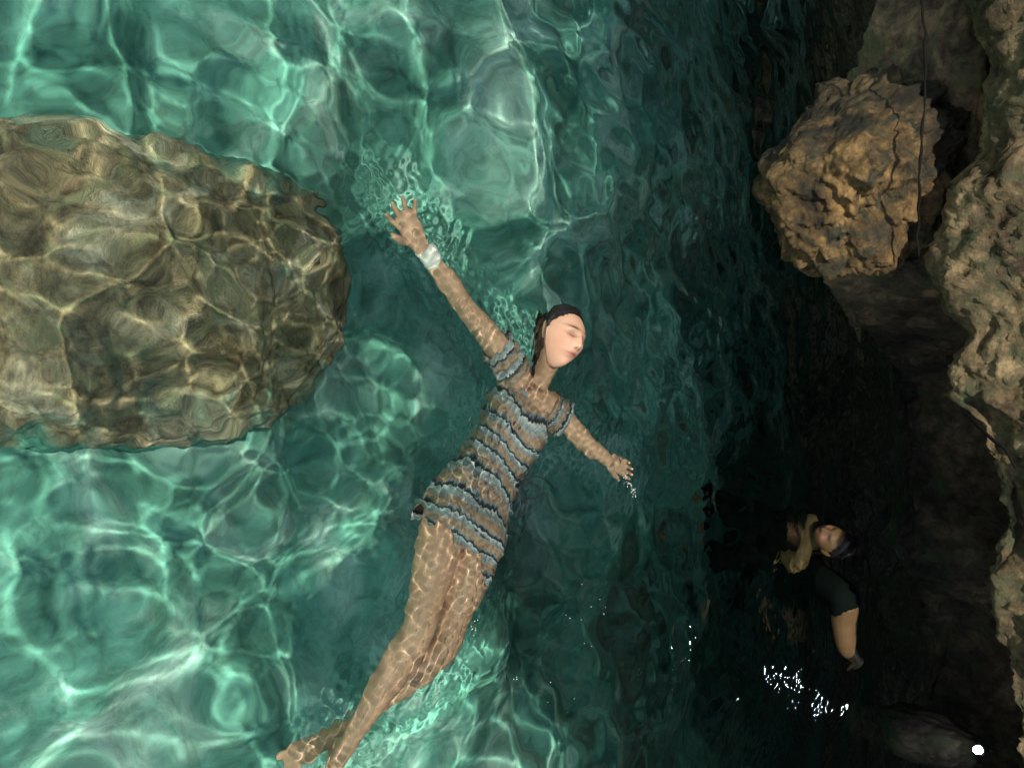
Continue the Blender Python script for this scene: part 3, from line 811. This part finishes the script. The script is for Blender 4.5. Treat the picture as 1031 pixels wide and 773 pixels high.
sp.limb([(ch + np.array([0.12, 0, 0.0]), 0.06), (e1, 0.055), (lerp(e1, e2, 0.5), 0.062), (e2, 0.046), (lerp(e2, e3, 0.5), 0.036), (e3, 0.027)], 16, 5)
add_hand(sp, e3, e3 - e2, (0, 0.6, -0.6), 1, 0.95, curl=(0.4, 0.4, 0.45, 0.5))
add_hand(sp, se + np.array([0.0, 0.0, -0.06]), (0.3, 0.2, -0.9), (0, 0, 1), -1, 0.95)
pv = rows[-1][0]; trs = Soup()
for sx in (-1, 1):
    hp = pv + side2 * 0.08 * sx; kn = hp + np.array([0.05 * sx, -0.12, -0.38]); an = kn + np.array([0, 0.15, -0.38])
    sp.limb([(hp, 0.085), (lerp(hp, kn, 0.5), 0.07), (kn, 0.053), (lerp(kn, an, 0.3), 0.052), (an, 0.032)], 16, 5)
    trs.limb([(hp + np.array([0, 0, 0.05]), 0.10), (lerp(hp, kn, 0.5), 0.082), (kn, 0.066), (lerp(kn, an, 0.3), 0.062), (lerp(kn, an, 0.9), 0.05)], 18, 5)
    add_foot(sp, an, (0, -0.4, -0.8), (0, 0.5, -0.6))
skin_object('body', sp, 0.0045, (0.115, 0.068, 0.028), (h2, up2, face2, k2), sw)
hm2 = frame(up2, face2); st = []
for i in range(16):
    a = rnd.uniform(-1, 1)
    p0 = h2 + np.array([a * 0.06, 0.05, -0.06]) @ hm2; e = h2 + np.array([a * 0.09, -0.16, -0.07 - 0.03 * rnd.random()]) @ hm2
    st.append([(p0, 0.014), (lerp(p0, e, 0.5) + np.array([0, 0.03, 0]), 0.013), (e, 0.004)])
make_hair(sw, h2, up2, face2, k2, 8, st)
M_dark = plain('shade_cloth', (0.0045, 0.007, 0.006), 1.0); M_dark.node_tree.nodes['Principled BSDF'].inputs['Specular IOR Level'].default_value = 0.0  # near-black clothes added to keep the shaded body dark
rs = torso_rings([(c, s_, f, a + 0.010, b + 0.010, 0) for c, s_, f, a, b, _ in rows], 40)
sp = Soup(); sp.rings(rs)
sp.limb([(ch + np.array([0.12, 0, 0.0]), 0.070), (lerp(ch + np.array([0.12, 0, 0.0]), e1, 0.5), 0.078), (e1, 0.074), (lerp(e1, e2, 0.22), 0.072)], 18, 5)
receiver(link('shade_shirt', sp.V, sp.F, M_dark, sw))

receiver(link('shade_trousers', trs.V, trs.F, M_dark, sw))

# ------------------------------------------------------------------ lamp on a ledge at the foot of the wall
lp = atY(987, 754, 4.91)
tag(rock('ledge_rock', lp + Vector((0.10, 0.20, -0.40)), (0.15, 0.15, 0.34), 9, M_wall, 5, 0.2),
    'dark rock ledge at the foot of the cave wall carrying a small bright lamp', 'rock')
lamp = empty('lamp', lp + Vector((0, 0.03, -0.03)))
tag(lamp, 'small bright white lamp shining on a dark ledge at the cave wall foot', 'lamp')
M_lh = plain('lamp_case', (0.03, 0.03, 0.035), 0.45)
sp = Soup(); ax = unit((-0.25, -1.0, -0.05)); c0 = va(lp)
sp.limb([(c0 - ax * 0.11, 0.017), (c0 - ax * 0.05, 0.017), (c0 - ax * 0.035, 0.032), (c0 - ax * 0.012, 0.036)], 18, 4)
link('lamp_case', sp.V, sp.F, M_lh, lamp)
sp = Soup(); sp.limb([(c0 + ax * 0.004, 0.023), (c0 + ax * 0.03 + va((0.004, 0, -0.006)), 0.020)], 16, 3)
xe = N('lamp_glow'); xe.base((1, 1, 1)); xe.set(Emission_Strength=110.0); xe.b.inputs['Emission Color'].default_value = (0.82, 0.93, 1.0, 1)
link('lamp_lens', sp.V, sp.F, xe.m, lamp)
sp = Soup(); sp.limb([(c0 - ax * 0.10 + va((0, 0, 0.015)), 0.004), (c0 - ax * 0.09 + va((0, 0, 0.05)), 0.004), (c0 - ax * 0.04 + va((0, 0, 0.05)), 0.004), (c0 - ax * 0.03 + va((0, 0, 0.02)), 0.004)], 8, 4)
link('lamp_handle', sp.V, sp.F, M_lh, lamp)

# ------------------------------------------------------------------ small things
M_strand = plain('dark_strand', (0.010, 0.009, 0.008), 0.9); M_strand.node_tree.nodes['Principled BSDF'].inputs['Specular IOR Level'].default_value = 0.1
def strand(name, pts, label, cat):
    sp = Soup(); sp.limb(pts, 8, 3); return tag(link(name, sp.V, sp.F, M_strand), label, cat)
pts = []
for i in range(34):
    y_ = -60 + i * 9.6
    pts.append((va(atY(928 + 3.5 * math.sin(y_ * 0.021) + rnd.gauss(0, 0.9), y_, 3.34 - 0.20 * math.exp(-((y_ - 150) / 70) ** 2) + rnd.gauss(0, 0.008))), 0.0045 + rnd.uniform(-0.0014, 0.0016)))
strand('crack_line', pts, 'thin dark tube drawn for a crack straight across the rock beside the ochre knob', 'root')  # black tube standing in for a dark crack in the rock
strand('creeping_root', [(va(atY(974, 418, 3.22)), 0.005), (va(atY(986, 430, 3.14)), 0.006), (va(atY(1001, 444, 3.08)), 0.006), (va(atY(1012, 452, 3.06)), 0.006), (va(atY(1022, 470, 3.04)), 0.005)],
       'short dark root creeping over the sunlit overhang edge', 'root')

def specks(name, pts, label, cat, mat):
    sp = Soup()
    for p, r in pts: sp.limb([(va(p) - va((r, 0, 0)) * 0.5, r), (va(p) + va((r, 0, 0)) * 0.5, r)], 6, 2)
    return tag(link(name, sp.V, sp.F, mat), label, cat, kind='stuff')
M_foam = plain('foam', (0.75, 0.78, 0.76), 0.3)
pts = []
for i in range(34):
    t = rnd.random(); pts.append((at(629 + 10 * t + rnd.gauss(0, 1.6), 476 + 24 * t + rnd.gauss(0, 1.5), 0.012 + 0.03 * rnd.random() * (1 - t)), rnd.uniform(0.0008, 0.0018)))
specks('water_droplets', pts, 'tiny bright water droplets dripping beside her left hand', 'droplets', M_foam)
pts = []
for cx, cy, sx_, sy_, n in ((600, 625, 26, 26, 10), (677, 679, 2, 9, 9), (643, 672, 2, 9, 6), (519, 684, 3, 3, 3), (570, 702, 20, 12, 4), (474, 630, 6, 10, 12)):
    for i in range(n): pts.append((at(cx + rnd.gauss(0, sx_ * 0.7), cy + rnd.gauss(0, sy_ * 0.7), 0.010), rnd.uniform(0.0006, 0.0014)))
specks('foam_specks', pts, 'tiny white specks of foam scattered on the dark green water', 'foam', M_foam)
